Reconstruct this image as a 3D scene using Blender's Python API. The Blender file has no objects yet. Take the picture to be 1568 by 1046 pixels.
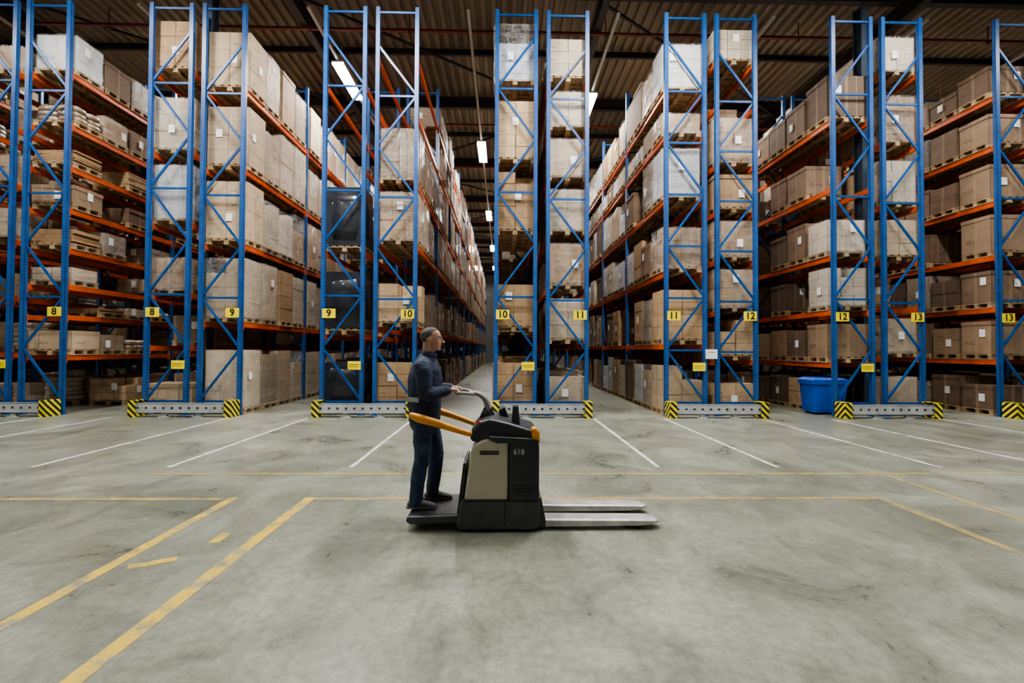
import bpy, math, random
import numpy as np
from mathutils import Vector, Matrix
R = random.Random(7)
SC = bpy.context.scene
COL = SC.collection
try:
    SC.view_settings.view_transform = 'AgX'
    SC.view_settings.look = 'AgX - Medium High Contrast'
except Exception as e: print(e)

# ------------------------------------------------------------------ node helpers
def new_mat(name):
    m = bpy.data.materials.new(name); m.use_nodes = True
    nt = m.node_tree; nt.nodes.clear()
    out = nt.nodes.new('ShaderNodeOutputMaterial')
    b = nt.nodes.new('ShaderNodeBsdfPrincipled')
    nt.links.new(b.outputs[0], out.inputs[0])
    return m, nt, b
def N(nt, t, **kw):
    n = nt.nodes.new(t)
    for k, v in kw.items(): setattr(n, k, v)
    return n
def setin(nt, sock, v):
    if hasattr(v, 'is_output'): nt.links.new(v, sock)
    else: sock.default_value = v
def rgba(c): return (c[0], c[1], c[2], 1)
def noise(nt, vec, scale, detail=4, rough=.55, dist=0):
    n = N(nt, 'ShaderNodeTexNoise'); nt.links.new(vec, n.inputs['Vector'])
    n.inputs['Scale'].default_value = scale; n.inputs['Detail'].default_value = detail
    n.inputs['Roughness'].default_value = rough; n.inputs['Distortion'].default_value = dist
    return n.outputs['Fac']
def ramp(nt, fac, p0, p1, c0=(0,0,0), c1=(1,1,1)):
    r = N(nt, 'ShaderNodeValToRGB'); nt.links.new(fac, r.inputs[0])
    r.color_ramp.elements[0].position = p0; r.color_ramp.elements[1].position = p1
    r.color_ramp.elements[0].color = rgba(c0); r.color_ramp.elements[1].color = rgba(c1)
    return r.outputs[0]
def mix(nt, fac, a, b, mode='MIX'):
    m = N(nt, 'ShaderNodeMix', data_type='RGBA', blend_type=mode)
    setin(nt, m.inputs[0], fac)
    setin(nt, m.inputs[6], rgba(a) if isinstance(a, tuple) else a)
    setin(nt, m.inputs[7], rgba(b) if isinstance(b, tuple) else b)
    return m.outputs[2]
def mth(nt, op, a, b=0.0, c=None):
    m = N(nt, 'ShaderNodeMath', operation=op)
    setin(nt, m.inputs[0], a); setin(nt, m.inputs[1], b)
    if c is not None: setin(nt, m.inputs[2], c)
    return m.outputs[0]
def pos(nt): return N(nt, 'ShaderNodeNewGeometry').outputs['Position']
def scaled(nt, vec, s, rot=0):
    m = N(nt, 'ShaderNodeMapping'); nt.links.new(vec, m.inputs[0]); m.inputs['Scale'].default_value = s
    m.inputs['Rotation'].default_value = (0,0,rot)
    return m.outputs[0]
def bump(nt, b, h, strength=.3, dist=.01):
    n = N(nt, 'ShaderNodeBump'); n.inputs['Strength'].default_value = strength
    n.inputs['Distance'].default_value = dist
    nt.links.new(h, n.inputs['Height']); nt.links.new(n.outputs[0], b.inputs['Normal'])

def paint(name, c, rough=.45, metal=0., var=.25, scale=6, bmp=0., coat=0.):
    m, nt, b = new_mat(name)
    p = pos(nt)
    f = noise(nt, p, scale, 3)
    d = tuple(x*(1-var) for x in c); l = tuple(min(1, x*(1+var)) for x in c)
    nt.links.new(ramp(nt, f, .3, .7, d, l), b.inputs['Base Color'])
    b.inputs['Roughness'].default_value = rough; b.inputs['Metallic'].default_value = metal
    b.inputs['Coat Weight'].default_value = coat
    if bmp: bump(nt, b, noise(nt, p, scale*6, 2), bmp, .005)
    return m

# concrete colour shared by floor + worn paint
def concrete(nt, p):
    mid = noise(nt, p, 1.1, 7, .72, .7)
    fine = noise(nt, p, 13, 5, .8)
    big = noise(nt, p, .3, 2, .6)
    c = ramp(nt, big, .35, .65, (.172,.180,.142), (.252,.257,.216))
    c = mix(nt, .9, c, ramp(nt, mid, .32, .66, (.56,.57,.53), (1.28,1.28,1.25)), 'MULTIPLY')
    c = mix(nt, .9, c, ramp(nt, fine, .3, .7, (.62,.62,.62), (1.28,1.28,1.28)), 'MULTIPLY')
    st2 = noise(nt, scaled(nt, p, (6, .7, 1), .35), 1.1, 5, .8, .6)
    c = mix(nt, .35, c, ramp(nt, st2, .36, .5, (.6,.6,.58), (1.05,1.05,1.05)), 'MULTIPLY')
    v = N(nt, 'ShaderNodeTexVoronoi'); nt.links.new(p, v.inputs['Vector']); v.inputs['Scale'].default_value = 2.3
    c = mix(nt, .6, c, ramp(nt, v.outputs['Distance'], .02, .04, (.5,.5,.46), (1,1,1)), 'MULTIPLY')
    s3 = noise(nt, scaled(nt, p, (1,1,1), 1.1), .9, 4, .6, 1.2)
    c = mix(nt, .45, c, ramp(nt, s3, .32, .46, (.60,.59,.54), (1,1,1)), 'MULTIPLY')
    return c, mid, fine
def m_floor():
    m, nt, b = new_mat('polished_concrete'); p = pos(nt)
    c, mid, fine = concrete(nt, p)
    nt.links.new(c, b.inputs['Base Color'])
    nt.links.new(ramp(nt, mid, .3, .7, (.24,)*3, (.44,)*3), b.inputs['Roughness'])
    bump(nt, b, noise(nt, p, 20, 2), .12, .002)
    return m
def m_worn(name, col, lo, hi, sc=5):
    m, nt, b = new_mat(name); p = pos(nt)
    c, mid, fine = concrete(nt, p)
    w = noise(nt, p, sc, 6, .75)
    cc = mix(nt, .8, col, ramp(nt, fine, .3, .7, (.7,.7,.7), (1.15,1.15,1.15)), 'MULTIPLY')
    nt.links.new(mix(nt, ramp(nt, w, lo, hi), c, cc), b.inputs['Base Color'])
    b.inputs['Roughness'].default_value = .45
    return m

def m_card(name, wrap=0.0, dark=False):
    m, nt, b = new_mat(name); p = pos(nt)
    at = N(nt, 'ShaderNodeAttribute', attribute_name='Col').outputs['Color']
    uv = N(nt, 'ShaderNodeUVMap').outputs[0]
    sx = N(nt, 'ShaderNodeSeparateXYZ'); nt.links.new(uv, sx.inputs[0])
    u, v = sx.outputs[0], sx.outputs[1]
    f = noise(nt, p, 3.5, 3, .6)
    c = mix(nt, .8, at, ramp(nt, f, .3, .7, (.78,)*3, (1.12,)*3), 'MULTIPLY')
    if not dark:
        du = mth(nt, 'ABSOLUTE', mth(nt, 'SUBTRACT', u, .5))
        tape = mth(nt, 'LESS_THAN', du, .04)
        c = mix(nt, mth(nt, 'MULTIPLY', tape, .3), c, (.42,.30,.17))
        e = mth(nt, 'MINIMUM', mth(nt, 'MINIMUM', u, mth(nt, 'SUBTRACT', 1, u)), mth(nt, 'MINIMUM', v, mth(nt, 'SUBTRACT', 1, v)))
        c = mix(nt, 1, c, ramp(nt, e, .0, .018, (.5,.45,.4), (1,1,1)), 'MULTIPLY')
        pr = mth(nt, 'MULTIPLY', mth(nt, 'LESS_THAN', mth(nt, 'ABSOLUTE', mth(nt, 'SUBTRACT', v, .33)), .06),
                 mth(nt, 'LESS_THAN', mth(nt, 'ABSOLUTE', mth(nt, 'SUBTRACT', u, .3)), .16))
        pn = mth(nt, 'GREATER_THAN', noise(nt, p, 30, 0), .5)
        c = mix(nt, mth(nt, 'MULTIPLY', mth(nt, 'MULTIPLY', pr, pn), .5), c, (.04,.03,.03))
    if wrap:
        w = noise(nt, scaled(nt, p, (1.0, 1.0, 9)), 1.8, 4, .75, .8)
        c = mix(nt, mth(nt, 'MULTIPLY', ramp(nt, w, .48, .66), wrap), c, (.62,.61,.58) if not dark else (.10,.105,.12))
        b.inputs['Coat Weight'].default_value = 1.0 if not dark else .6
        b.inputs['Coat Roughness'].default_value = .15
        b.inputs['Roughness'].default_value = .5
    else:
        b.inputs['Roughness'].default_value = .8
    nt.links.new(c, b.inputs['Base Color'])
    return m
def m_film():
    m, nt, b = new_mat('stretch_film'); p = pos(nt)
    w1 = noise(nt, scaled(nt, p, (1.0, 1.0, 11)), 1.6, 4, .75, 1.0)
    w2 = noise(nt, scaled(nt, p, (5, 5, 1.0)), 1.8, 4, .75, 1.5)
    w = mth(nt, 'MAXIMUM', w1, w2)
    nt.links.new(ramp(nt, w, .48, .74, (.06,.06,.06), (.62,.62,.62)), b.inputs['Alpha'])
    b.inputs['Base Color'].default_value = (.68,.68,.66,1)
    b.inputs['Roughness'].default_value = .14
    b.inputs['Specular IOR Level'].default_value = 1.0
    bump(nt, b, w2, .7, .04)
    return m
def m_attr(name, rough=.7):
    m, nt, b = new_mat(name); p = pos(nt)
    at = N(nt, 'ShaderNodeAttribute', attribute_name='Col').outputs['Color']
    f = noise(nt, scaled(nt, p, (1, 1, 3)), 9, 2, .6)
    nt.links.new(mix(nt, .9, at, ramp(nt, f, .3, .7, (.65,)*3, (1.15,)*3), 'MULTIPLY'), b.inputs['Base Color'])
    b.inputs['Roughness'].default_value = rough
    return m
def m_upright():
    m, nt, b = new_mat('blue_rack_steel'); p = pos(nt)
    uv = N(nt, 'ShaderNodeUVMap').outputs[0]
    s = N(nt, 'ShaderNodeSeparateXYZ'); nt.links.new(uv, s.inputs[0])
    sp = N(nt, 'ShaderNodeSeparateXYZ'); nt.links.new(p, sp.inputs[0])
    a = mth(nt, 'LESS_THAN', mth(nt, 'ABSOLUTE', mth(nt, 'SUBTRACT', mth(nt, 'ABSOLUTE', mth(nt, 'SUBTRACT', s.outputs[0], .5)), .2)), .09)
    z = mth(nt, 'LESS_THAN', mth(nt, 'FRACT', mth(nt, 'MULTIPLY', sp.outputs[2], 13.3)), .35)
    hole = mth(nt, 'MULTIPLY', a, z)
    f = noise(nt, p, 4, 3)
    base = ramp(nt, f, .3, .7, (.003,.052,.20), (.007,.088,.31))
    nt.links.new(mix(nt, hole, base, (.09,.13,.19)), b.inputs['Base Color'])
    b.inputs['Roughness'].default_value = .4
    return m
def m_stripe():
    m, nt, b = new_mat('hazard_stripes'); p = pos(nt)
    s = N(nt, 'ShaderNodeSeparateXYZ'); nt.links.new(p, s.inputs[0])
    d = mth(nt, 'ADD', mth(nt, 'ADD', s.outputs[0], s.outputs[1]), s.outputs[2])
    f = mth(nt, 'FRACT', mth(nt, 'MULTIPLY', d, 6.5))
    nt.links.new(mix(nt, mth(nt, 'GREATER_THAN', f, .5), (.012,.012,.012), (.80,.66,.01)), b.inputs['Base Color'])
    b.inputs['Roughness'].default_value = .4
    return m
def m_emit(name, c, s):
    m, nt, b = new_mat(name)
    b.inputs['Base Color'].default_value = rgba(c)
    b.inputs['Emission Color'].default_value = rgba(c); b.inputs['Emission Strength'].default_value = s
    try: m.cycles.emission_sampling='NONE'
    except Exception: pass
    return m

M = {}
M['floor'] = m_floor()
M['yellow_line'] = m_worn('worn_yellow_paint', (.60,.41,.045), .38, .54)
M['yellow_faint'] = m_worn('faded_yellow_paint', (.40,.28,.06), .40, .58, 7)
M['white_line'] = m_worn('worn_white_paint', (.70,.70,.68), .36, .54)
M['card'] = m_card('cardboard'); M['wrap'] = m_card('film_wrapped_cardboard', .45)
M['wrapd'] = m_card('dark_film_wrap', .25, True)
M['film'] = m_film()
M['wood'] = m_attr('pallet_wood', .8); M['sack'] = m_card('sack_paper', .3)
M['paper'] = paint('white_paper_label', (.85,.85,.83), .6, var=.05)
M['strap'] = paint('packing_strap', (.30,.24,.17), .4, var=.05)
M['upright'] = m_upright()
M['blue'] = paint('blue_brace_steel', (.004,.070,.25), .4, var=.25)
M['beam'] = paint('orange_beam_steel', (.55,.085,.012), .45, var=.25, scale=3)
M['galv'] = paint('galvanised_steel', (.46,.48,.49), .45, .2, .15, 3)
M['hole'] = paint('dark_hole', (.02,.02,.02), .8)
M['stripe'] = m_stripe()
M['sign'] = paint('yellow_sign_plate', (.95,.74,.005), .5, var=.04)
M['black'] = paint('black_plastic', (.012,.012,.013), .4, var=.3, scale=20)
M['deck'] = paint('ceiling_deck_metal', (.22,.195,.155), .55, .1, .2, .6)
M['steel_dark'] = paint('dark_structural_steel', (.040,.038,.040), .5, .2, .2)
M['pipe'] = paint('red_brown_sprinkler_pipe', (.18,.045,.03), .5, var=.2)
M['column'] = paint('column_steel', (.035,.05,.07), .45, .3, .2)
M['wall'] = paint('wall_panel', (.18,.18,.17), .7, var=.1, scale=.8)
M['lamp_on'] = m_emit('lit_tube', (1,.98,.95), 60)
M['lamp_body'] = paint('lamp_housing', (.5,.5,.5), .5, var=.05)
M['binblue'] = paint('blue_plastic', (.005,.075,.42), .35, var=.15)

# ------------------------------------------------------------------ batch box builder
BV = np.array([[-1,-1,-1],[1,-1,-1],[1,1,-1],[-1,1,-1],[-1,-1,1],[1,-1,1],[1,1,1],[-1,1,1]], float)*.5
BF = np.array([[0,3,2,1],[4,5,6,7],[0,1,5,4],[1,2,6,5],[2,3,7,6],[3,0,4,7]])
BUV = np.array([[0,0],[1,0],[1,1],[0,1]], float)
def _pillow():
    v=[]; ring=[(-.5,-.3),(-.3,-.5),(.3,-.5),(.5,-.3),(.5,.3),(.3,.5),(-.3,.5),(-.5,.3)]
    for z,s in ((-.5,.9),(-.2,1.),(.2,1.),(.5,.86)):
        for a,b in ring: v.append((a*s,b*s,z))
    f=[]
    for k in range(3):
        for i in range(8):
            j=(i+1)%8; f.append((k*8+i,k*8+j,(k+1)*8+j,(k+1)*8+i))
    f += [(7,4,3,0),(3,2,1,0),(7,6,5,4)]
    f += [(24,27,28,31),(24,25,26,27),(28,29,30,31)]
    return np.array(v,float), np.array(f)
PV, PF = _pillow()
SN,SRg=32,11
def _sleeve():
    v=[];f=[]
    per=[]
    m=SN//4
    cs=[(-.5,-.5),(.5,-.5),(.5,.5),(-.5,.5)]
    for q in range(4):
        a=cs[q];b_=cs[(q+1)%4]
        for i in range(m):
            t=[0.03,.1,.25,.4,.6,.75,.9,.97][i]
            per.append((a[0]+(b_[0]-a[0])*t,a[1]+(b_[1]-a[1])*t))
    for r in range(SRg):
        for x,y in per: v.append((x,y,-.5+r/(SRg-1)))
    for r in range(SRg-1):
        for i in range(SN):
            j=(i+1)%SN; f.append((r*SN+i,r*SN+j,(r+1)*SN+j,(r+1)*SN+i))
    return np.array(v),np.array(f)
SV,SF=_sleeve()
NPR=np.random.RandomState(3)
class Batch:
    def __init__(s): s.b=[]; s.p=[]; s.s=[]
    def box(s, c, size, mat=0, col=(1,1,1), rot=(0,0,0)):
        s.b.append((*c,*size,*rot,mat,*col))
    def bb(s, x0,x1,y0,y1,z0,z1, mat=0, col=(1,1,1)):
        s.b.append(((x0+x1)/2,(y0+y1)/2,(z0+z1)/2,x1-x0,y1-y0,z1-z0,0,0,0,mat,*col))
    def pil(s, c, size, mat=0, col=(1,1,1), rot=(0,0,0)):
        s.p.append((*c,*size,*rot,mat,*col))
    def sleeve(s, c, size, mat):
        s.s.append((*c,*size,0,0,0,mat,1,1,1))
    def build(s, name, mats, parent=None):
        Vs=[];Fs=[];Ms=[];Cs=[];UV=[];off=0;Sm=[]
        for arr,V,F,sm in ((s.b,BV,BF,False),(s.p,PV,PF,True),(s.s,SV,SF,True)):
            if not arr: continue
            A=np.array(arr,float); n=len(A)
            v=V[None]*A[:,None,3:6]
            if V is SV:
                d=NPR.rand(n,SRg,SN)*.022
                d+=NPR.rand(n,1,SN)*.016+NPR.rand(n,SRg,1)*.016
                d=d.reshape(n,-1)
                nx=np.sign(V[:,0])*(np.abs(V[:,0])>.49); ny=np.sign(V[:,1])*(np.abs(V[:,1])>.49)
                v[...,0]+=nx[None]*d; v[...,1]+=ny[None]*d
            cx,sx=np.cos(A[:,6]),np.sin(A[:,6]); cy,sy=np.cos(A[:,7]),np.sin(A[:,7]); cz,sz=np.cos(A[:,8]),np.sin(A[:,8])
            x,y,z=v[...,0],v[...,1],v[...,2]
            y,z=y*cx[:,None]-z*sx[:,None], y*sx[:,None]+z*cx[:,None]
            x,z=x*cy[:,None]+z*sy[:,None], -x*sy[:,None]+z*cy[:,None]
            x,y=x*cz[:,None]-y*sz[:,None], x*sz[:,None]+y*cz[:,None]
            v=np.stack([x,y,z],-1)+A[:,None,0:3]
            nv=len(V)
            f=F[None]+(np.arange(n)*nv)[:,None,None]+off
            Vs.append(v.reshape(-1,3)); Fs.append(f.reshape(-1,4)); off+=n*nv
            Ms.append(np.repeat(A[:,9].astype(int),len(F)))
            Cs.append(np.repeat(A[:,10:13],len(F)*4,axis=0))
            UV.append(np.tile(BUV,(n*len(F),1))); Sm.append(np.full(n*len(F),sm))
        V=np.concatenate(Vs);F=np.concatenate(Fs);Mi=np.concatenate(Ms);C=np.concatenate(Cs);U=np.concatenate(UV)
        me=bpy.data.meshes.new(name)
        me.vertices.add(len(V)); me.vertices.foreach_set('co',V.ravel())
        me.loops.add(F.size); me.loops.foreach_set('vertex_index',F.ravel().astype(np.int32))
        me.polygons.add(len(F)); me.polygons.foreach_set('loop_start',np.arange(0,F.size,4,dtype=np.int32))
        me.polygons.foreach_set('loop_total',np.full(len(F),4,dtype=np.int32))
        for m in mats: me.materials.append(m)
        me.polygons.foreach_set('material_index',Mi.astype(np.int32))
        uvl=me.uv_layers.new(name='UVMap'); uvl.data.foreach_set('uv',U.ravel())
        ca=me.color_attributes.new('Col','FLOAT_COLOR','CORNER')
        ca.data.foreach_set('color',np.concatenate([C,np.ones((len(C),1))],1).ravel())
        me.update(calc_edges=True)
        me.polygons.foreach_set('use_smooth',np.concatenate(Sm))
        me.update()
        o=bpy.data.objects.new(name,me); COL.objects.link(o)
        if parent: o.parent=parent
        return o
def empty(name, loc=(0,0,0)):
    e=bpy.data.objects.new(name,None); COL.objects.link(e); return e
def meshobj(name, V, F, mats, parent=None, smooth=False, bevel=0, seg=2):
    me=bpy.data.meshes.new(name); me.from_pydata([tuple(v) for v in V],[],F)
    for m in (mats if isinstance(mats,list) else [mats]): me.materials.append(m)
    me.update()
    import bmesh
    bm=bmesh.new(); bm.from_mesh(me); bmesh.ops.recalc_face_normals(bm,faces=bm.faces); bm.to_mesh(me); bm.free()
    for p in me.polygons: p.use_smooth=smooth
    o=bpy.data.objects.new(name,me); COL.objects.link(o)
    if parent: o.parent=parent
    if bevel:
        b=o.modifiers.new('bevel','BEVEL'); b.width=bevel; b.segments=seg; b.limit_method='ANGLE'
    return o

# ------------------------------------------------------------------ layout constants
Y0=11.4; BAY=3.6; NB=13; PER=4.3; C3=.96; TOP=10.25
ROWS={k:C3+PER*(k-3) for k in range(-1,8)}
XL,XR,YB,YF,ZC=-19.6,21.6,-9.0,61.0,12.0

# ------------------------------------------------------------------ shell
b=Batch(); b.bb(XL-.3,XR+.3,YB-.3,YF+.3,-.2,0); b.build('floor',[M['floor']])
def wall(name, horizontal, const, a0, a1, sgn):
    b=Batch()
    if horizontal: b.bb(a0,a1,min(const,const+sgn*.2),max(const,const+sgn*.2),0,ZC+.3)
    else: b.bb(min(const,const+sgn*.2),max(const,const+sgn*.2),a0,a1,0,ZC+.3)
    n=int((a1-a0)/1.0)
    for i in range(n+1):
        t=a0+.02+i*(a1-a0-.04)/n
        if horizontal: b.box((t,const-sgn*.015,ZC/2),(.06,.03,ZC))
        else: b.box((const-sgn*.015,t,ZC/2),(.03,.06,ZC))
    b.build(name,[M['wall']])
wall('wall_back',True,YF,XL,XR,1); wall('wall_front',True,YB,XL,XR,-1)
wall('wall_left',False,XL,YB,YF,-1); wall('wall_right',False,XR,YB,YF,1)
V=[];F=[];per=.32
n=int((XR-XL)/per)+1
prof=[]
for i in range(n):
    x=XL+i*per
    prof += [(x,ZC),(x+.12,ZC),(x+.16,ZC+.11),(x+.28,ZC+.11)]
prof.append((XR+.1,ZC))
for x,z in prof: V += [(x,YB-.1,z),(x,YF+.1,z)]
for i in range(len(prof)-1): F.append((2*i,2*i+1,2*i+3,2*i+2))
ce=meshobj('ceiling',V,F,M['deck'])
b=Batch()
b.bb(XL-.3,XR+.3,YB-.3,YF+.3,ZC+.2,ZC+.3); b.build('roof_slab',[M['steel_dark']],ce)
b=Batch()
ys=[]
y=12.6-18
while y<YF: ys.append(y); y+=6
for y in ys:
    b.bb(XL,XR,y-.09,y+.09,ZC-.03,ZC-.005); b.bb(XL,XR,y-.006,y+.006,ZC-.42,ZC-.03); b.bb(XL,XR,y-.09,y+.09,ZC-.45,ZC-.42)
    y2=y+3
    if y2<YF: b.bb(XL,XR,y2-.05,y2+.05,ZC-.2,ZC-.005)
for x in (-13.9,-5.49,3.11,11.7,19.5):
    b.bb(x-.45,x-.25,YB,YF,ZC-.48,ZC-.45)
    b.bb(x-.36,x-.34,YB,YF,ZC-.9,ZC-.48); b.bb(x-.45,x-.25,YB,YF,ZC-.93,ZC-.9)
for (xa,xb) in ((-5.8,2.7),(2.7,11.3),(-14.2,-5.8)):
    for i,y in enumerate(ys):
        if i<3 or i>7: continue
        L=math.hypot(xb-xa,6); a=math.atan2(6,xb-xa)*(1 if i%2 else -1)
        b.box(((xa+xb)/2,y+3,ZC-.55),(L,.07,.07),0,(1,1,1),(0,0,a))
b.build('roof_beams',[M['steel_dark']],ce)
for y in (13.3,18.9,23.3,28.9,33.3):
    b=Batch()
    b.bb(XL+.1,XR-.1,y-.04,y+.04,10.99,11.06)
    for x in np.arange(-14.4,20,2.9):
        b.bb(x-.012,x+.012,y-.012,y+.012,11.06,ZC-.5); b.bb(x-.02,x+.02,y-.02,y+.02,10.93,10.99); b.bb(x-.035,x+.035,y-.035,y+.035,10.92,10.93)
    b.build('sprinkler_pipe',[M['pipe']],ce)

# ------------------------------------------------------------------ goods
TAN=[(.42,.275,.15),(.36,.23,.12),(.48,.335,.20),(.31,.195,.105),(.48,.36,.235)]
PALE=[(.50,.40,.28),(.54,.45,.34),(.45,.34,.23)]
BROWN=[(.16,.10,.062),(.20,.13,.082),(.13,.085,.057),(.27,.18,.11)]
WHITE=[(.60,.60,.60),(.50,.51,.53),(.50,.53,.62)]
def jit(c,a=.07):
    k=1+R.uniform(-a,a); return tuple(x*k for x in c)
CARD,WRAP,DARK,WOOD,SACK,PAPER,STRAP,FILM=range(8)
GM=[M['card'],M['wrap'],M['wrapd'],M['wood'],M['sack'],M['paper'],M['strap'],M['film']]
def pallet(b,cx,cy,z,w,d,det):
    c=jit((.42,.29,.16),.2)
    if det>=2:
        for i in range(3): b.box((cx-w/2+.07+i*(w-.14)/2,cy,z+.011),(.12,d,.022),WOOD,c)
        for i in range(3):
            for j in range(3):
                b.box((cx-w/2+.07+i*(w-.14)/2,cy-d/2+.06+j*(d-.12)/2,z+.062),(.12,.1,.08),WOOD,jit(c))
        for j in range(3): b.box((cx,cy-d/2+.06+j*(d-.12)/2,z+.112),(w,.11,.02),WOOD,jit(c))
        for i in range(6): b.box((cx-w/2+.06+i*(w-.12)/5,cy,z+.133),(.115,d,.022),WOOD,jit(c))
    else:
        for j in range(3): b.box((cx,cy-d/2+.06+j*(d-.12)/2,z+.05),(w,.1,.1),WOOD,c)
        b.box((cx,cy,z+.122),(w,d,.044),WOOD,c)
def load(b,cx,cy,z,w,d,h,style,det,side):
    pallet(b,cx,cy,z,w,d,det)
    z+=.146; h=max(.15,h-.146)
    wr=WRAP if style in('wrap','white','pale') else CARD
    if style in ('card','cards','wrap','pale','white','brown','brownwrap'):
        pal={'card':TAN,'cards':TAN,'wrap':TAN,'pale':PALE,'white':WHITE,'brown':BROWN,'brownwrap':BROWN}[style]
        if style=='pale' and R.random()<.25: wr=CARD
        if style in('brownwrap','card'): wr=WRAP if R.random()<.35 else CARD
        base=jit(R.choice(pal),.12)
        r=R.random()
        if style=='cards': nx,ny,nz=2,2,max(2,round(h/.32))
        elif det==0: nx,ny,nz=1,1,max(1,round(h/.6))
        elif r<.35: nx,ny,nz=1,1,R.choice([1,1,2])
        elif r<.6: nx,ny,nz=2,1,max(2,round(h/.4))
        elif r<.85: nx,ny,nz=2,2,max(2,round(h/.33))
        else: nx,ny,nz=3,2,max(3,round(h/.24))
        if style in('brown','brownwrap') : nx,ny,nz=1,1,1 if R.random()<.8 else 2
        if style=='white': nx,ny,nz=1,1,R.choice([1,2,3])
        film = wr==WRAP and det>=1
        if film:
            wr=CARD; w-=.06; d-=.05
            if style=='wrap' and R.random()<.3: base=tuple(x*.55 for x in base)
        ch=h/nz; cw=w/nx; cd=d/ny
        g=.007
        for k in range(nz):
            for i in range(nx):
                for j in range(ny):
                    if k==nz-1 and nz>2 and det and R.random()<.12: continue
                    b.box((cx-w/2+cw*(i+.5)+R.uniform(-.006,.006),cy-d/2+cd*(j+.5)+R.uniform(-.006,.006),z+ch*(k+.5)),
                          (cw-g,cd-g,ch-g*.6),wr,jit(base,.07),(0,0,R.uniform(-.008,.008)))
        if film: b.sleeve((cx,cy,z+h/2-.03),(w+.018,d+.014,h+.08),FILM)
        if wr==CARD and det and nz==1 and not film:
            for q in (-.25,.25): b.box((cx+q*w,cy,z+h/2),(.014,d+.016,h+.01),STRAP)
            b.box((cx,cy,z+h-.05),(w+.012,d+.012,.10),CARD,jit(tuple(x*.9 for x in base)))
        o=.045 if film else .010
        if det and R.random()<.5:
            b.box((cx+side*(w/2+o+.003),cy+R.uniform(-.2,.2),z+h*R.uniform(.35,.7)),(.004,.15,.2),PAPER)
        if det and R.random()<.5:
            b.box((cx+R.uniform(-.25,.25),cy-d/2-o,z+h*R.uniform(.35,.75)),(.16,.004,.2),PAPER)
    elif style=='black':
        b.box((cx,cy,z+h*.5),(w*.95,d*.93,h*.99),DARK,(.012,.014,.02))
        b.pil((cx,cy,z+h/2),(w*1.0,d*1.0,h-.006),DARK,(.012,.014,.02),(0,0,R.uniform(-.02,.02)))
    elif style=='sack':
        n=max(1,int(h/.13)); base=R.choice([(.46,.40,.31),(.36,.27,.17),(.54,.5,.42),(.30,.22,.14),(.20,.15,.11)])
        for k in range(n):
            for j in (-1,1):
                for i in (-1,1):
                    b.pil((cx+i*w*.245+R.uniform(-.02,.02),cy+j*d*.245+R.uniform(-.02,.02),z+.13*(k+.5)),(w*.49,d*.49,.14),SACK,jit(base,.1),(0,0,R.uniform(-.06,.06)))
    elif style=='boards':
        n=max(1,int(h/.05)); base=R.choice([(.40,.28,.15),(.34,.21,.10)])
        for k in range(n):
            b.box((cx+R.uniform(-.03,.03),cy,z+.05*(k+.5)),(w*R.uniform(.85,1),d*.96,.045),WOOD,jit(base,.15),(0,0,R.uniform(-.02,.02)))

CFG={
 (-1,'L'):([1.7,3.1,4.5,5.9,7.3,8.7],[1.1]*7,['card','wrap'],.8),
 (-1,'R'):([1.5,3.0,4.5,6.0,7.5,9.0],[.9]*7,['wrap','sack','card'],.6),
 (0,'L'):([1.5,2.9,4.3,5.7,7.1,8.5],[.9]*7,['wrap','sack','card'],.5),
 (0,'R'):([1.45,2.45,3.2,4.1,5.1,6.15,7.2,8.5],[.85,.62,.3,.5,.6,.6,.6,.8,1.0],['sack','boards','card','brown','card','wrap'],.68),
 (1,'L'):([1.7,3.0,4.75,6.55,8.6],[1.0,.8,1.0,1.55,1.45,1.35],['wrap','pale','card'],.8),
 (1,'R'):([2.3,4.25,6.15,8.15],[1.65,1.65,1.65,1.65,1.6],['wrap','wrap','card','pale'],.97),
 (2,'L'):([2.0,4.1,6.2,8.3],[1.4,1.65,1.65,1.5,1.4],['wrap','card','black'],.6),
 (2,'R'):([2.2,4.3,5.85,7.6,9.0],[1.25,1.25,1.35,1.4,1.2,.9],['card','wrap','pale','brown'],.86),
 (3,'L'):([2.1,4.57,6.4,8.42],[1.4,1.2,1.6,1.6,1.5],['card'],.9),
 (3,'R'):([1.8,3.2,4.58,5.97,7.27,8.52],[1.05,1.1,1.15,1.15,1.1,1.0,1.1],['wrap','pale','card'],.95),
 (4,'L'):([1.8,3.65,5.5,7.15,8.3],[1.3,1.35,1.2,1.35,.65,1.25],['card','wrap','pale','white','brown'],.93),
 (4,'R'):([1.4,2.65,3.95,5.2,6.4,7.9,9.05],[.75,1.1,1.1,1.05,1.05,1.1,.5,.9],['card','brown','wrap'],.9),
 (5,'L'):([1.35,2.7,4.1,5.85,7.6],[.9,.95,1.1,1.05,1.05,1.1],['brown','brownwrap','brown','card'],.92),
 (5,'R'):([1.5,2.8,4.0,5.4,7.0,8.85],[.95,.95,1.0,1.1,1.2,1.3,1.0],['card','brown','pale'],.9),
 (6,'L'):([1.45,2.8,4.15,5.55,7.0,8.3],[.95,1.05,1.05,1.05,1.05,1.0,.8],['brown','brownwrap','brown'],.95),
 (6,'R'):([1.45,2.8,4.15,5.55,7.0,8.3],[.95,1.0,1.0,1.0,1.0,1.0,.8],['card','brown'],.9),
 (7,'L'):([1.45,2.8,4.15,5.55,7.0,8.3],[.95,1.0,1.0,1.0,1.0,1.0,.8],['brown','card'],.9),
 (7,'R'):([1.45,2.8,4.15,5.55,7.0,8.3],[.95,1.0,1.0,1.0,1.0,1.0,.8],['brown','card'],.9),
}
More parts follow.
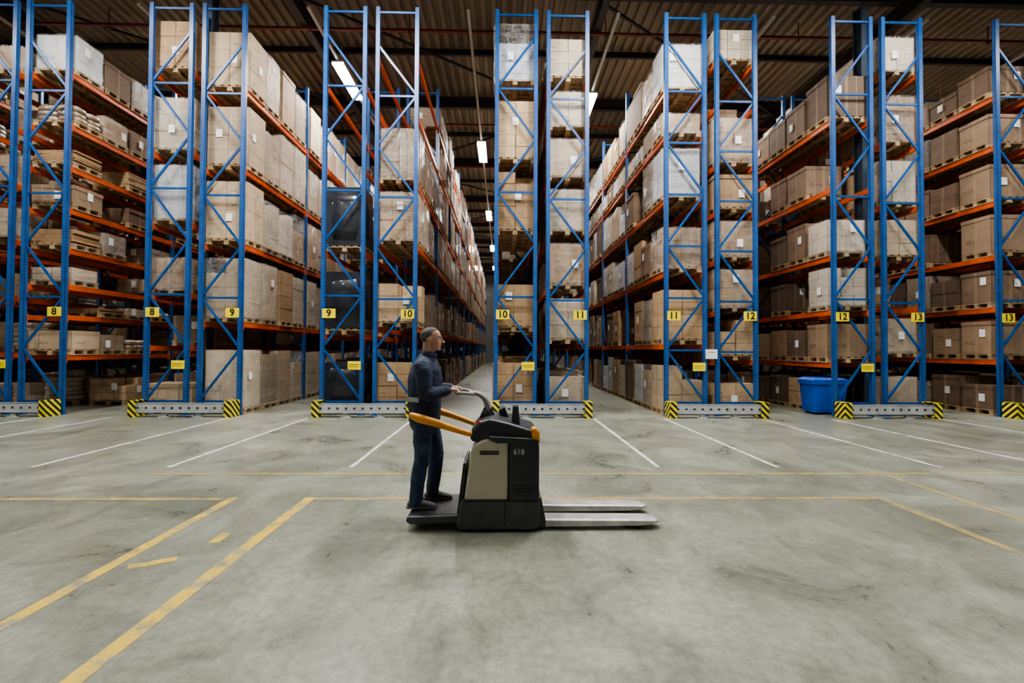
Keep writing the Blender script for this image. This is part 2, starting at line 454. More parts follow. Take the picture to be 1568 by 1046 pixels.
FIRST={
 (0,'R'):{7:('sack',.6),8:('white',1.0)},
 (1,'L'):{0:('card',.75),1:None,2:('wrap',.9),3:('white',1.5),4:('pale',1.4),5:('card',1.3)},
 (1,'R'):{0:('pale',1.6),1:('wrap',1.6),2:('card',1.6),3:('pale',1.6),4:('card',1.5)},
 (2,'L'):{0:('black',1.3),1:('black',1.6),2:('black',1.65),3:None,4:None},
 (2,'R'):{0:('cards',1.3),1:('cards',1.1),2:('wrap',1.5),3:('wrap',1.4),4:None,5:None},
 (3,'L'):{0:('cards',1.3),1:('cards',1.2),2:('cards',1.6),3:('cards',1.6),4:('white',1.55)},
 (3,'R'):{0:('pale',.95),1:('pale',1.15),2:('wrap',1.2),3:('pale',1.2),4:('wrap',1.1),5:('pale',1.0),6:('pale',1.1)},
 (4,'L'):{0:('cards',1.25),1:('cards',1.4),2:('wrap',1.15),3:('white',1.35),4:('card',.6),5:('white',1.25)},
 (4,'R'):{0:('card',.8),1:('card',1.1),2:('card',1.1),3:('card',1.05),4:('card',1.1),5:('card',1.25),6:None,7:('pale',.9)},
 (5,'L'):{0:None,1:('brown',1.0),2:('pale',1.1),3:('pale',.95),4:None,5:('brownwrap',1.2)},
 (5,'R'):{1:('card',1.0),4:('pale',1.2),6:('pale',1.0)},
}
for k,c in ROWS.items():
    rk=empty('pallet_rack')
    fr=Batch(); bm_=Batch(); gd=Batch()
    for side in 'LR':
        s=-1 if side=='L' else 1
        xa,xb=(c-1.14,c-.16) if side=='L' else (c+.16,c+1.14)
        for f in range(NB+1):
            y=Y0+f*BAY
            near=f<3
            for x in (xa,xb):
                if near:
                    fr.box((x,y-.04,TOP/2),(.1,.012,TOP),0)
                    fr.box((x-.045,y,TOP/2),(.01,.085,TOP),0); fr.box((x+.045,y,TOP/2),(.01,.085,TOP),0)
                    fr.box((x,y,.006),(.16,.14,.012),1)
                else: fr.box((x,y,TOP/2),(.1,.09,TOP),0)
            z=.35; i=0; hp=1.28 if side=='R' else 1.32
            while z+hp<TOP:
                L=math.hypot(xb-xa-.08,hp-.1); a=math.atan2(hp-.1,xb-xa-.08)
                sg=1 if (i+(k%2))%2 else -1
                fr.box(((xa+xb)/2,y+.005,z+hp/2),(L,.035,.05),1,(1,1,1),(0,-a*sg,0))
                if i%2==0 or k in(4,): fr.box(((xa+xb)/2,y+.012,z-.02),(xb-xa-.08,.03,.05),1)
                z+=hp; i+=1
            fr.box(((xa+xb)/2,y,TOP-.12),(xb-xa-.08,.035,.05),1)
        lev,hts,sty,fill=CFG[(k,side)]
        for bay in range(NB):
            y=Y0+bay*BAY
            det=2 if bay<2 else (1 if bay<4 else 0)
            for li,L in enumerate([0]+lev):
                if li:
                    for x in (xa,xb):
                        bm_.bb(x-.03,x+.03,y+.06,y+BAY-.06,L-.13,L-.003)
                        if bay<3:
                            bm_.bb(x-.04,x+.052,y+.046,y+.066,L-.2,L+.03)
                            bm_.bb(x-.04,x+.052,y+BAY-.066,y+BAY-.052,L-.2,L+.03)
                for sl in range(4):
                    cy=y+.1+.425+sl*.85
                    over=FIRST.get((k,side),{}).get(li,'x') if (bay==0 and sl==0) else 'x'
                    if over is None: continue
                    if k==2 and side=='L' and bay<3 and li>=3: continue
                    if k==2 and side=='R' and bay<1 and li>=4: continue
                    if k==3 and side=='L' and bay==0 and over=='x' and R.random()<.2: continue
                    if k==5 and side=='L' and bay==0 and li==0 and sl==0: continue
                    if over=='x':
                        if R.random()>fill: continue
                        st=R.choice(sty); h=hts[li]*R.uniform(.78,1.06)
                        if k==2 and side=='L' and bay<2: st='black'
                    else: st,h=over
                    if li<len(lev): h=min(h,lev[li]-L-.22)
                    cx=c+s*.68+R.uniform(-.015,.015)
                    load(gd,cx,cy+R.uniform(-.012,.012),L+.002,R.uniform(1.02,1.08),R.uniform(.77,.81),h,st,det,s)
    fr.build('upright_frames',[M['upright'],M['blue']],rk)
    bm_.build('shelf_beams',[M['beam']],rk)
    gd.build('palletized_goods',GM)
    g=Batch()
    ya,yb=Y0-.42,Y0-.32
    g.bb(c-1.16,c+1.16,ya,ya+.012,.09,.33,0)
    g.bb(c-1.16,c+1.16,ya,yb,.318,.33,0); g.bb(c-1.16,c+1.16,ya,yb,.09,.102,0)
    for i in range(11): g.box((c-1.0+i*.2,ya-.002,.22),(.05,.006,.045),2)
    for x in (c-.4,c+.4): g.bb(x-.06,x+.06,ya+.02,yb-.02,0,.10,0); g.bb(x-.12,x+.12,ya-.02,yb+.03,0,.015,0)
    for s in (-1,1):
        x=c+s*1.2
        g.bb(min(x,x+s*.012),max(x,x+s*.012),ya-.03,Y0-.1,0,.38,1)
        g.bb(min(x,x-s*.17),max(x,x-s*.17),ya-.03,ya-.018,0,.38,1)
        g.bb(min(x,x-s*.17),max(x,x-s*.17),Y0-.12,Y0-.1,0,.38,1)
        g.bb(min(x-s*.17,x),max(x-s*.17,x),ya-.03,Y0-.1,.38,.39,1)
    g.build('rack_guard_rail',[M['galv'],M['stripe'],M['hole']])

# ------------------------------------------------------------------ signs
def text_mesh(name, s, size, loc, rot, mat, parent, ext=.002):
    cu=bpy.data.curves.new(name,'FONT'); cu.body=s; cu.size=size; cu.extrude=ext; cu.align_x='CENTER'; cu.align_y='CENTER'; cu.offset=size*.018
    o=bpy.data.objects.new(name,cu); COL.objects.link(o)
    dg=bpy.context.evaluated_depsgraph_get(); me=bpy.data.meshes.new_from_object(o.evaluated_get(dg))
    bpy.data.objects.remove(o); me.materials.clear(); me.materials.append(mat)
    o=bpy.data.objects.new(name,me); o.location=loc; o.rotation_euler=rot; COL.objects.link(o)
    o.parent=parent; return o
ZS=2.52
for k,c in ROWS.items():
    if k<0 or k>6: continue
    for s,num in ((-1,7+k),(1,8+k)):
        x=c+s*.97; e=empty('aisle_number_sign')
        b=Batch(); b.bb(x-.165,x+.165,Y0-.07,Y0-.06,ZS-.115,ZS+.115); b.bb(x-.02,x+.02,Y0-.06,Y0-.05,ZS-.08,ZS+.08); b.build('plate',[M['sign']],e)
        text_mesh('digits',str(num),.24,(x,Y0-.073,ZS),(math.pi/2,0,0),M['black'],e)
    x=c-.33
    b=Batch(); b.bb(x-.16,x+.16,Y0-.07,Y0-.06,1.13,1.34,0); b.bb(x-.13,x+.13,Y0-.0725,Y0-.07,1.25,1.26,1); b.bb(x-.13,x+.1,Y0-.0725,Y0-.07,1.20,1.208,1)
    b.bb(x-.012,x+.012,Y0-.06,Y0-.02,1.0,1.36,2); b.build('rack_load_sign',[M['sign'],M['steel_dark'],M['blue']])
x=ROWS[4]-.02
b=Batch(); b.bb(x-.15,x+.15,Y0-.075,Y0-.065,1.44,1.68,0); b.bb(x-.1,x+.1,Y0-.077,Y0-.075,1.6,1.61,1); b.bb(x-.19,x+.19,Y0-.065,Y0-.055,1.55,1.57,2)
b.build('white_notice_sign',[M['paper'],M['black'],M['blue']])

# ------------------------------------------------------------------ columns
for k in (1,5):
    c=ROWS[k]
    for y in (Y0+.5,Y0+.5+14.4,Y0+.5+28.8):
        b=Batch()
        b.bb(c-.085,c+.085,y-.15,y-.135,0,10.9); b.bb(c-.085,c+.085,y+.135,y+.15,0,10.9); b.bb(c-.006,c+.006,y-.135,y+.135,0,10.9)
        b.bb(c-.1,c+.1,y-.17,y+.17,0,.02)
        b.build('steel_column',[M['column']])

# ------------------------------------------------------------------ floor markings
b=Batch()
for x in (-12.9,-10.8,-9.2,-6.45,-4.6,-2.1,-.2,2.2,3.9,6.25,7.95,10.7,12.4):
    b.bb(x-.03,x+.03,6.4,10.9,.0005,.0025)
b.build('white_floor_lines',[M['white_line']])
b=Batch()
b.bb(-3.0,-2.9,-3,5.1,.0005,.0025); b.bb(-2.17,-2.06,-3,5.1,.0005,.0025)
b.bb(-2.49,-2.40,3.93,4.14,.0005,.0025); b.box((-2.67,3.57,.0015),(.3,.09,.002),0,(1,1,1),(0,0,.5))
b.build('yellow_floor_lines',[M['yellow_line']])
b=Batch()
b.bb(-9,-3.0,5.02,5.1,.0005,.0025); b.bb(-2.06,4.2,5.02,5.1,.0005,.0025)
b.bb(-4.6,9,6.02,6.1,.0005,.0025)
b.bb(4.2,4.29,-3,5.1,.0005,.0025); b.bb(5.07,5.15,-3,6.02,.0005,.0025)
b.build('faded_floor_lines',[M['yellow_faint']])

# ------------------------------------------------------------------ lamps
def lamp(x,y,z=10.75,L=2.2,power=300,lit=True,w=.22,trunk=None):
    e=empty('ceiling_lamp')
    b=Batch(); b.bb(x-w/2,x+w/2,y-L/2,y+L/2,z,z+.05,0)
    b.bb(x-w/2,x-w/2+.012,y-L/2,y+L/2,z-.06,z,0); b.bb(x+w/2-.012,x+w/2,y-L/2,y+L/2,z-.06,z,0)
    b.bb(x-w/2+.03,x-.02,y-L/2+.04,y+L/2-.04,z-.035,z-.01,1 if lit else 0); b.bb(x+.02,x+w/2-.03,y-L/2+.04,y+L/2-.04,z-.035,z-.01,1 if lit else 0)
    for q in (-1,1): b.bb(x-.008,x+.008,y+q*L*.35-.008,y+q*L*.35+.008,z+.05,ZC-.5,0)
    if trunk: b.bb(x-.04,x+.04,trunk[0],trunk[1],z+.05,z+.11,0)
    b.build('housing',[M['lamp_body'],M['lamp_on']],e)
    if lit:
        l=bpy.data.lights.new('lamp_light','AREA'); l.shape='RECTANGLE'; l.size=w; l.size_y=L; l.energy=power; l.color=(1,.985,.95)
        o=bpy.data.objects.new('lamp_light',l); o.location=(x,y,z-.07); COL.objects.link(o); o.parent=e
aisles={k:ROWS[k]+PER/2 for k in range(-1,7)}
for k,x in aisles.items():
    st={2:20.9,1:15.5}.get(k,17.0)
    xx = x+.2 if k in(1,2) else x
    y=st
    while y<58:
        t0 = 12.2 if y==st else y-4.99
        lamp(xx,y,power=300 if k>=0 else 110, trunk=(t0,min(y+5,YF-.5)),w=.4); y+=10
for x,p in ((-9.5,.6),(-3.2,1),(3.2,1),(9.5,.6)):
    lamp(x,3.0,z=11.0,power=60*p,w=.4); lamp(x,8.2,z=11.0,power=850*p,w=.4)
for x in (-7,7): lamp(x,-4,z=11.0,power=25,w=.4)
for x in (-15,15.5): lamp(x,8,z=11.0,power=240,w=.4)

# ------------------------------------------------------------------ loft helpers
def frame_of(t):
    t=t.normalized(); ref=Vector((0,1,0))
    if abs(t.y)>.85: ref=Vector((0,0,1))
    bb=(ref-t*ref.dot(t)).normalized(); aa=bb.cross(t).normalized(); return aa,bb
def smooth_path(P,Rr,n=5):
    P=[Vector(p) for p in P]; Rr=[(r,r) if not isinstance(r,tuple) else r for r in Rr]
    if n<=1: return P,Rr
    o=[];ro=[]
    for i in range(len(P)-1):
        p0=P[max(i-1,0)];p1=P[i];p2=P[i+1];p3=P[min(i+2,len(P)-1)]
        for k in range(n):
            t=k/n
            o.append(.5*((2*p1)+(p2-p0)*t+(2*p0-5*p1+4*p2-p3)*t*t+(3*p1-p0-3*p2+p3)*t**3))
            ro.append(tuple(Rr[i][q]*(1-t)+Rr[i+1][q]*t for q in (0,1)))
    o.append(P[-1]); ro.append(Rr[-1]); return o,ro
def loft(P,Rr,seg=16,n=5,dome=True,closed=False):
    P,Rr=smooth_path(P,Rr,n)
    if dome and not closed:
        t0=(P[0]-P[1]).normalized(); t1=(P[-1]-P[-2]).normalized()
        hp=[];hr=[]
        for a in (80,60,40,20):
            a=math.radians(a); m=min(Rr[0]); hp.append(P[0]+t0*m*math.sin(a)); hr.append((Rr[0][0]*math.cos(a),Rr[0][1]*math.cos(a)))
        tp=[];tr=[]
        for a in (20,40,60,80):
            a=math.radians(a); m=min(Rr[-1]); tp.append(P[-1]+t1*m*math.sin(a)); tr.append((Rr[-1][0]*math.cos(a),Rr[-1][1]*math.cos(a)))
        P=hp+P+tp; Rr=hr+Rr+tr
    V=[];F=[]
    n_=len(P); pa=None
    for i,p in enumerate(P):
        if closed: t=P[(i+1)%n_]-P[i-1]
        else: t=P[min(i+1,n_-1)]-P[max(i-1,0)]
        aa,bb=frame_of(t)
        if pa is not None and abs(aa.dot(pa[0]))<.5:
            tt=t.normalized(); aa=(pa[0]-tt*pa[0].dot(tt)).normalized(); bb=tt.cross(aa)
        if pa is not None and aa.dot(pa[0])<0: aa=-aa;bb=-bb
        pa=(aa,bb)
        for k in range(seg):
            a=2*math.pi*k/seg
            V.append(p+aa*Rr[i][0]*math.cos(a)+bb*Rr[i][1]*math.sin(a))
    for i in range(n_-1 if not closed else n_):
        for k in range(seg):
            k2=(k+1)%seg; i2=(i+1)%n_
            F.append((i*seg+k,i*seg+k2,i2*seg+k2,i2*seg+k))
    if not closed:
        F.append(tuple(reversed(range(seg)))); F.append(tuple(range((n_-1)*seg,n_*seg)))
    return V,F
def ell(c,r,seg=24,rings=14,rot=None):
    V=[];F=[]
    c=Vector(c); V.append(c+Vector((0,0,r[2])))
    for i in range(1,rings):
        a=math.pi*i/rings
        for k in range(seg):
            b=2*math.pi*k/seg; V.append(c+Vector((r[0]*math.sin(a)*math.cos(b),r[1]*math.sin(a)*math.sin(b),r[2]*math.cos(a))))
    V.append(c-Vector((0,0,r[2])))
    for k in range(seg): F.append((0,1+k,1+(k+1)%seg)); 
    for i in range(rings-2):
        for k in range(seg):
            a=1+i*seg+k; b_=1+i*seg+(k+1)%seg; F.append((a,a+seg,b_+seg,b_))
    l=len(V)-1; o=1+(rings-2)*seg
    for k in range(seg): F.append((l,o+(k+1)%seg,o+k))
    return V,F
def joinVF(parts):
    V=[];F=[]
    for v,f in parts:
        o=len(V); V+=list(v); F+=[tuple(i+o for i in q) for q in f]
    return V,F
def blob(name,parts,mat,parent,voxel=.01,smooth=6,disp=0,dsc=.08):
    V,F=joinVF(parts)
    o=meshobj(name,V,F,mat,parent)
    r=o.modifiers.new('remesh','REMESH'); r.mode='VOXEL'; r.voxel_size=voxel; r.use_smooth_shade=True
    s=o.modifiers.new('smooth','SMOOTH'); s.factor=.5; s.iterations=smooth
    if disp:
        tx=bpy.data.textures.new(name+'_folds','CLOUDS'); tx.noise_scale=dsc; tx.noise_depth=2
        d=o.modifiers.new('folds','DISPLACE'); d.texture=tx; d.strength=disp; d.mid_level=.5; d.texture_coords='GLOBAL'
    return o
def prism(name,prof,y0,y1,mat,parent,bevel=.012,seg=3,inset=0):
    n=len(prof); V=[(x,y0,z) for x,z in prof]+[(x,y1,z) for x,z in prof]
    F=[tuple(range(n)),tuple(reversed(range(n,2*n)))]+[(i,i+n,(i+1)%n+n,(i+1)%n) for i in range(n)]
    o=meshobj(name,V,F,mat,parent,bevel=bevel,seg=seg)
    for p in o.data.polygons: p.use_smooth=True
    o.modifiers.new('wn','WEIGHTED_NORMAL')
    return o
def cylY(x,z,r,y0,y1,seg=28):
    V=[];F=[]
    for y in (y0,y1):
        for k in range(seg): a=2*math.pi*k/seg; V.append((x+r*math.cos(a),y,z+r*math.sin(a)))
    for k in range(seg): F.append((k,(k+1)%seg,seg+(k+1)%seg,seg+k))
    F.append(tuple(range(seg))); F.append(tuple(range(seg,2*seg))); return V,F

# ------------------------------------------------------------------ pallet truck
m_beige=paint('beige_cover',(.46,.42,.32),.4,var=.06,coat=.3)
m_dark=paint('charcoal_plastic',(.026,.029,.034),.38,var=.2,scale=15)
m_grey=paint('grey_cast_body',(.055,.055,.058),.45,var=.2,scale=10)
m_orange=paint('orange_padding',(.66,.27,.015),.45,var=.08)
m_fork=paint('worn_fork_steel',(.55,.54,.53),.38,.6,.25,8)
m_hand=paint('handle_grey',(.25,.25,.24),.4,var=.1)
m_red=paint('red_button',(.6,.02,.01),.3)
m_white=paint('white_decal',(.45,.45,.45),.4,var=.03)
T=empty('electric_pallet_truck')
ya,yb=4.12,4.84
prism('lower_skirt',[(-.41,.05),(-.38,.022),(.30,.022),(.337,.05),(.337,.29),(-.35,.29),(-.385,.24)],ya,yb,m_grey,T,.02)
prism('beige_cover',[(-.343,.285),(-.284,.72),(-.25,.785),(-.165,.834),(.055,.815),(.055,.285)],ya+.008,yb-.008,m_beige,T,.025)
prism('black_side_panel',[(.063,.285),(.063,.822),(.325,.80),(.334,.79),(.334,.285)],ya+.002,yb-.002,m_dark,T,.012)
prism('top_console',[(-.29,.80),(-.30,.88),(-.21,.985),(-.12,1.015),(.06,.975),(.30,.90),(.337,.86),(.337,.80)],ya+.06,yb-.06,m_dark,T,.03)
prism('console_tray',[(-.10,.83),(-.12,.865),(.32,.84),(.337,.80),(-.05,.80)],ya,yb,m_dark,T,.01)
prism('backrest_post',[(.08,.90),(.10,1.12),(.15,1.12),(.17,.90)],4.28,4.40,m_dark,T,.012)
prism('display_unit',[(-.02,.96),(-.04,1.05),(.02,1.08),(.07,.95)],4.52,4.68,m_dark,T,.01)
prism('orange_corner',[(.275,.80),(.265,.93),(.30,.94),(.338,.90),(.345,.80)],ya+.01,ya+.14,m_orange,T,.015)
prism('kick_panel',[(-.42,.08),(-.36,.08),(-.33,.60),(-.36,.60)],ya+.1,yb-.1,m_dark,T,.01)
meshobj('power_button',*joinVF([ell((-.2,ya+.1,.97),(.03,.03,.022)),loft([(-.2,ya+.1,.9),(-.2,ya+.1,.96)],[.016,.016],n=1)]),m_red,T,True)
b=Batch(); 
b.bb(-.20,-.03,ya+.002,ya+.009,.70,.712,0); b.bb(-.20,-.03,ya+.002,ya+.009,.72,.732,0)
b.bb(-.36,.33,ya-.002,ya+.004,.278,.288,0)
for i in range(3): b.bb(.10,.29,ya-.002,ya+.003,.36+i*.03,.37+i*.03,0)
b.bb(.02,.03,ya-.003,ya+.01,.06,.28,0)
b.build('cover_seams',[M['hole']],T)
text_mesh('fleet_number','618',.068,(.15,ya-.001,.725),(math.pi/2,0,0),m_white,T)
prism('operator_platform',[(-.87,.085),(-.86,.13),(-.40,.14),(-.38,.07),(-.83,.06)],4.16,4.80,m_grey,T,.012)
prism('platform_mat',[(-.85,.131),(-.85,.1335),(-.42,.1435),(-.42,.135)],4.2,4.76,M['black'],T,.001)
parts=[cylY(-.05,.115,.115,4.40,4.52)]
for y in (4.17,4.72): parts.append(cylY(-.28,.06,.06,y,y+.06))
for y0 in (4.235,4.625):
    parts += [cylY(1.27,.042,.041,y0,y0+.09),cylY(1.17,.042,.041,y0,y0+.09)]
meshobj('wheels',*joinVF(parts),M['black'],T,bevel=.006)
def fork(y0,y1,nm):
    ym=(y0+y1)/2
    V=[];F=[]
    st=[(.33,.03,.10,1),(.55,.03,.095,1),(1.25,.035,.09,1),(1.36,.04,.088,.95),(1.43,.045,.080,.72),(1.475,.05,.066,.4)]
    for x,zb,zt,w in st:
        h=(y1-y0)/2*w
        V+=[(x,ym-h,zb),(x,ym-h,zt-.012),(x,ym-h+.014,zt),(x,ym+h-.014*w,zt),(x,ym+h,zt-.012),(x,ym+h,zb),(x,ym+h-.012,zb),(x,ym+h-.012,zt-.018),(x,ym-h+.012,zt-.018),(x,ym-h+.012,zb)]
    m=10
    for i in range(len(st)-1):
        for k in range(m): F.append((i*m+k,i*m+(k+1)%m,(i+1)*m+(k+1)%m,(i+1)*m+k))
    F.append(tuple(range(m))); F.append(tuple(range((len(st)-1)*m,len(st)*m)))
    meshobj(nm,V,F,m_fork,T,bevel=.003)
fork(4.19,4.37,'fork_near'); fork(4.58,4.76,'fork_far')
prism('fork_carriage',[(.325,.03),(.325,.30),(.36,.30),(.40,.10),(.40,.03)],4.17,4.79,m_grey,T,.008)
HX,HZ=-.44,1.235
ring=[(HX,4.37,HZ),(HX,4.5,HZ),(HX,4.63,HZ),(HX+.03,4.68,HZ),(HX+.09,4.66,HZ-.005),(HX+.15,4.58,HZ-.02),(HX+.16,4.5,HZ-.03),(HX+.15,4.42,HZ-.02),(HX+.09,4.34,HZ-.005),(HX+.03,4.32,HZ)]
pr,_=smooth_path(ring+[ring[0]],[.014]*(len(ring)+1),5)
pr=pr[:-1]
meshobj('handle_loop',*loft(pr,[.015]*len(pr),12,1,False,True),m_hand,T,True)
meshobj('tiller_arm',*loft([(-.15,4.48,.93),(-.14,4.48,1.06),(-.17,4.48,1.16),(-.24,4.48,1.215),(-.32,4.48,1.225)],[(.035,.05),(.033,.05),(.03,.045),(.026,.05),(.018,.06)]),m_hand,T,True)
meshobj('tiller_boot',*loft([(-.15,4.48,.93),(-.147,4.48,1.0),(-.142,4.48,1.05)],[.085,.07,.05]),M['black'],T,True)
for y,nm in ((4.17,'side_bar_near'),(4.82,'side_bar_far')):
    q=1 if y<4.5 else -1
    meshobj(nm,*loft([(-.24,y+q*.07,.87),(-.30,y+q*.03,.875),(-.45,y,.925),(-.60,y,.975),(-.76,y,1.02),(-.83,y+q*.02,1.045)],[.022,.026,.030,.036,.040,.026]),m_orange,T,True)
# ------------------------------------------------------------------ worker
m_navy=paint('navy_jacket',(.016,.028,.062),.75,var=.35,scale=9,bmp=.5)
m_jean=paint('dark_trousers',(.022,.042,.080),.85,var=.35,scale=12,bmp=.4)
m_skin=paint('skin',(.52,.29,.20),.5,var=.08,scale=20)
m_hair=paint('greying_hair',(.085,.07,.06),.7,var=.6,scale=90,bmp=.8)
m_shoe=paint('work_shoe',(.06,.055,.05),.6,var=.3)
m_sole=paint('shoe_sole',(.18,.17,.16),.7)
m_eye=paint('eye_white',(.75,.73,.7),.3,var=.02); m_iris=paint('iris_dark',(.03,.02,.015),.2)
m_lip=paint('lips',(.36,.14,.11),.5,var=.05); m_refl=paint('reflective_tape',(.4,.41,.42),.35,var=.1)
W=empty('warehouse_worker')
CY=4.5
parts=[loft([(-.765,CY,1.08),(-.76,CY,.98),(-.76,CY,.90)],[(.12,.155),(.125,.16),(.105,.145)],20)]
parts.append(loft([(-.765,CY-.082,.95),(-.765,CY-.10,.80),(-.765,CY-.115,.62),(-.795,CY-.125,.45),(-.815,CY-.135,.25),(-.815,CY-.135,.205)],[.10,.092,.074,.072,.064,.066],18))
parts.append(loft([(-.75,CY+.082,.95),(-.705,CY+.10,.80),(-.665,CY+.115,.62),(-.675,CY+.125,.45),(-.70,CY+.135,.25),(-.695,CY+.135,.205)],[.10,.092,.074,.072,.064,.066],18))
blob('trousers',parts,m_jean,W,.009,5,.020,.09)
parts=[loft([(-.765,CY,.955),(-.765,CY,1.05),(-.765,CY,1.2),(-.76,CY,1.35),(-.75,CY,1.46),(-.742,CY,1.53),(-.728,CY,1.58)],[(.148,.178),(.158,.188),(.166,.198),(.165,.205),(.145,.195),(.11,.14),(.075,.08)],24)]
for s in (-1,1):
    sx=-.752
    parts.append(loft([(sx,CY+s*.13,1.49),(sx,CY+s*.20,1.475),(sx+.02,CY+s*.245,1.38),(-.715,CY+s*.27,1.25),(-.66,CY+s*.25,1.232),(-.58,CY+s*.19,1.25),(-.522,CY+s*.15,1.257)],[.085,.088,.078,.070,.066,.056,.044],18))
parts.append(loft([(-.738,CY,1.56),(-.722,CY,1.60)],[(.070,.072),(.066,.068)],20,n=2,dome=False))
blob('jacket',parts,m_navy,W,.009,4,.026,.10)
meshobj('collar',*loft([(-.736,CY,1.555),(-.718,CY,1.62)],[(.084,.086),(.075,.077)],24,n=3,dome=False),m_navy,W,True)
meshobj('waistband_hem',*loft([(-.765,CY,.945),(-.765,CY,.99)],[(.150,.180),(.154,.184)],28,n=2,dome=False),m_navy,W,True)
b=Batch(); b.box((-.84,CY-.178,1.17),(.12,.012,.045),0,(1,1,1),(0,0,-.45)); b.build('reflective_patch',[m_refl],W)
for s,ax in ((-1,-.81),(1,-.695)):
    y=CY+s*.135
    P=[loft([(ax-.055,y,.178),(ax+.02,y,.182),(ax+.10,y,.172),(ax+.165,y,.163)],[(.036,.038),(.042,.042),(.034,.044),(.024,.036)],16),
       loft([(ax-.01,y,.18),(ax,y,.24)],[(.048,.044),(.046,.044)],16)]
    blob('shoe_r' if s<0 else 'shoe_l',P,m_shoe,W,.006,3)
    out=[(ax-.095,-.02),(ax-.10,.0),(ax-.085,.034),(ax,.04),(ax+.10,.046),(ax+.17,.038),(ax+.198,0),(ax+.17,-.038),(ax+.10,-.044),(ax,-.036),(ax-.08,-.034)]
    n=len(out); zb=.1415
    V=[(x,y+q,zb) for x,q in out]+[(x,y+q,zb+.022) for x,q in out]
    F=[tuple(range(n)),tuple(range(n,2*n))]+[(i,(i+1)%n,(i+1)%n+n,i+n) for i in range(n)]
    meshobj('sole_r' if s<0 else 'sole_l',V,F,m_sole,W,bevel=.004)
H=Vector((-.698,CY,1.748))
def hl(x,y,z): return (H.x+x,H.y+y,H.z+z)
P=[ell(hl(-.014,0,.03),(.100,.079,.085)),ell(hl(.028,0,-.03),(.062,.062,.084)),ell(hl(.026,0,-.075),(.058,.053,.040)),
   ell(hl(.066,0,-.098),(.022,.026,.018)),ell(hl(.078,0,.022),(.018,.046,.012)),
   ell(hl(.056,.033,-.03),(.03,.026,.028)),ell(hl(.056,-.033,-.03),(.03,.026,.028)),
   loft([hl(.084,0,.012),hl(.098,0,-.012),hl(.112,0,-.03)],[.008,.010,.013],12,3),
   ell(hl(.094,.011,-.034),(.011,.008,.008)),ell(hl(.094,-.011,-.034),(.011,.008,.008)),
   ell(hl(.084,0,-.062),(.012,.024,.012)),
   loft([hl(-.03,0,-.03),hl(-.030,0,-.09),hl(-.036,0,-.16)],[(.060,.058),(.058,.057),(.060,.062)],20)]
for s in (-1,1):
    P.append(ell(hl(-.004,s*.079,-.008),(.019,.009,.032))); P.append(ell(hl(-.014,s*.085,.0),(.012,.009,.023)))
blob('head',P,m_skin,W,.0045,3)
for s in (-1,1):
    meshobj('eye',*ell(hl(.073,s*.030,.0),(.0125,.0125,.0115),16,10),m_eye,W,True)
    meshobj('iris',*ell(hl(.0835,s*.031,.0),(.004,.0055,.0055),12,8),m_iris,W,True)
    meshobj('eyebrow',*loft([hl(.092,s*.012,.02),hl(.09,s*.03,.026),hl(.076,s*.047,.02)],[.0035,.004,.003],8,3),m_hair,W,True)
meshobj('lips',*loft([hl(.084,-.02,-.062),hl(.0955,0,-.06),hl(.084,.02,-.062)],[(.004,.006)]*3,10,4),m_lip,W,True)
V,F=ell((0,0,0),(.1035,.0835,.0885),72,48)
def hairline(x,y):
    if x>.045: return .052+ (x-.045)*.3
    if x>.015: return -.005+(x-.015)*1.9
    if x>-.03: return -.018
    return -.075
kv={}; V2=[]
for i,v in enumerate(V):
    if v[2]>=hairline(v[0],v[1]): kv[i]=len(V2); V2.append(Vector(v)+Vector(hl(-.015,0,.031)))
F2=[tuple(kv[i] for i in f) for f in F if all(i in kv for i in f)]
ho=meshobj('hair',V2,F2,m_hair,W,True)
so=ho.modifiers.new('sol','SOLIDIFY'); so.thickness=.006; so.offset=-1
tx=bpy.data.textures.new('hair_tx','CLOUDS'); tx.noise_scale=.012
d=ho.modifiers.new('d','DISPLACE'); d.texture=tx; d.strength=.006; d.texture_coords='GLOBAL'
for s in (-1,1):
    yc=CY+s*.112
    parts=[loft([(-.528,CY+s*.153,1.257),(-.505,CY+s*.135,1.262),(-.475,yc+s*.006,1.264),(-.452,yc,1.260)],[(.022,.028),(.018,.031),(.014,.040),(.011,.038)],16)]
    for i,(ln,r) in enumerate(((.94,.0088),(1.05,.0092),(1.0,.0088),(.82,.0078))):
        yk=yc - s*(.031) + s*i*.0208
        parts.append(loft([(-.462,yk,1.262),(HX-.004,yk,HZ+.0265),(HX+.018*ln,yk,HZ+.018),(HX+.026*ln,yk,HZ-.004),(HX+.014,yk,HZ-.020*ln-.003),(HX+.001,yk,HZ-.025*ln)],[r*1.08,r*1.05,r,r*.97,r*.92,r*.8],10,3))
    yt=yc-s*.045
    parts.append(loft([(-.492,yc-s*.022,1.256),(-.474,yt+s*.004,1.242),(-.458,yt-s*.004,1.224),(-.440,yt-s*.004,1.211),(-.428,yt-s*.003,1.210)],[.0125,.0125,.0112,.010,.008],12,3))
    V,F=joinVF(parts)
    meshobj('hand_r' if s<0 else 'hand_l',V,F,m_skin,W,True)
    meshobj('cuff_r' if s<0 else 'cuff_l',*loft([(-.56,CY+s*.177,1.252),(-.518,CY+s*.147,1.258)],[.050,.042],18,n=2,dome=False),m_navy,W,True)

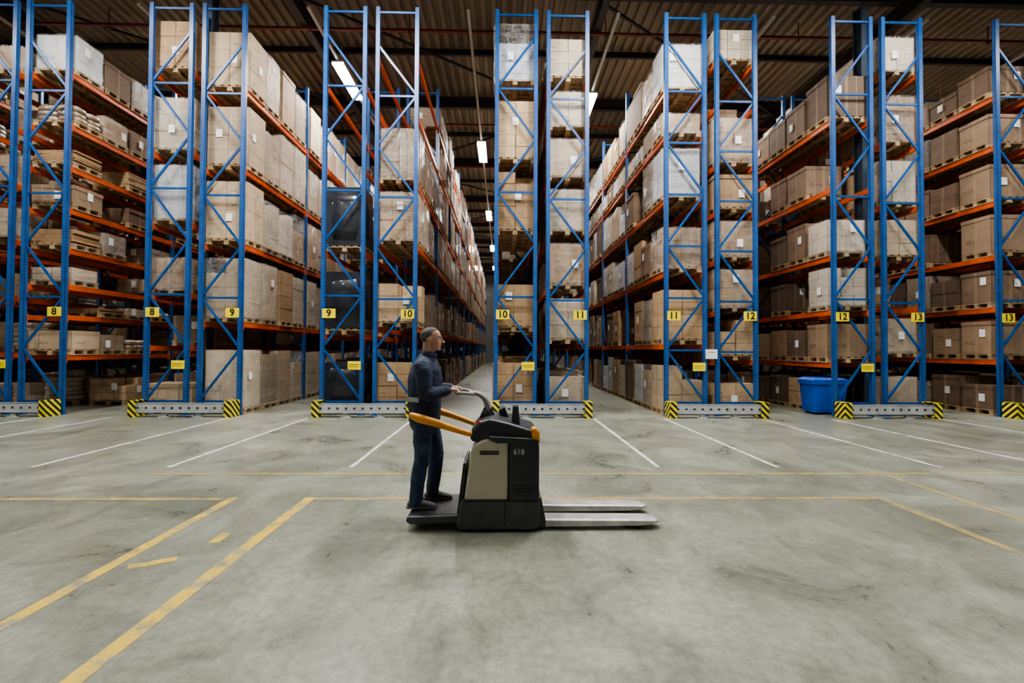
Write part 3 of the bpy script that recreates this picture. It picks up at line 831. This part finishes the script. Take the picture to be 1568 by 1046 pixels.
# ------------------------------------------------------------------ blue bin
BX0,BX1,BY0,BY1=8.02,8.94,11.62,12.2
Bn=empty('blue_waste_bin')
V=[];F=[]
cx,cy=(BX0+BX1)/2,(BY0+BY1)/2
for z,s in ((.05,.84),(.78,.97),(.78,1.03),(.86,1.03)):
    w,d=(BX1-BX0)/2*s,(BY1-BY0)/2*s
    V+=[(cx-w,cy-d,z),(cx+w,cy-d,z),(cx+w,cy+d,z),(cx-w,cy+d,z)]
for i in range(3):
    for k in range(4): F.append((i*4+k,i*4+(k+1)%4,(i+1)*4+(k+1)%4,(i+1)*4+k))
F+=[(0,1,2,3),(12,13,14,15)]
meshobj('tub',V,F,M['binblue'],Bn,bevel=.025,seg=3)
V=[];F=[]
for z,s in ((.86,1.04),(.90,1.04),(.96,.86)):
    w,d=(BX1-BX0)/2*s,(BY1-BY0)/2*s
    V+=[(cx-w,cy-d,z),(cx+w,cy-d,z),(cx+w,cy+d,z),(cx-w,cy+d,z)]
for i in range(2):
    for k in range(4): F.append((i*4+k,i*4+(k+1)%4,(i+1)*4+(k+1)%4,(i+1)*4+k))
F+=[(0,1,2,3),(8,9,10,11)]
meshobj('lid',V,F,M['binblue'],Bn,bevel=.02,seg=3)
b=Batch()
for i in range(4):
    x=BX0+.17+i*.19; b.box((x,BY0+.028,.42),(.03,.03,.6),0,(1,1,1),(-.0,0,0))
b.build('ribs',[M['binblue']],Bn)
meshobj('wheels',*joinVF([cylY(x,.06,.06,y,y+.04) for x in (BX0+.18,BX1-.18) for y in (BY0+.09,BY1-.13)]),M['black'],Bn)

# ------------------------------------------------------------------ world + camera
w=bpy.data.worlds.new('World'); SC.world=w; w.use_nodes=True
w.node_tree.nodes['Background'].inputs[0].default_value=(.5,.55,.6,1); w.node_tree.nodes['Background'].inputs[1].default_value=.3
cam=bpy.data.cameras.new('camera'); co=bpy.data.objects.new('camera',cam); COL.objects.link(co)
cam.lens=16; cam.sensor_width=36; cam.clip_end=200
yaw=math.radians(-1.15); pitch=math.radians(1.0); roll=math.radians(.3)
co.matrix_world=Matrix.Translation((0,0,1.65))@Matrix.Rotation(yaw,4,'Z')@Matrix.Rotation(math.pi/2+pitch,4,'X')@Matrix.Rotation(roll,4,'Z')
SC.camera=co
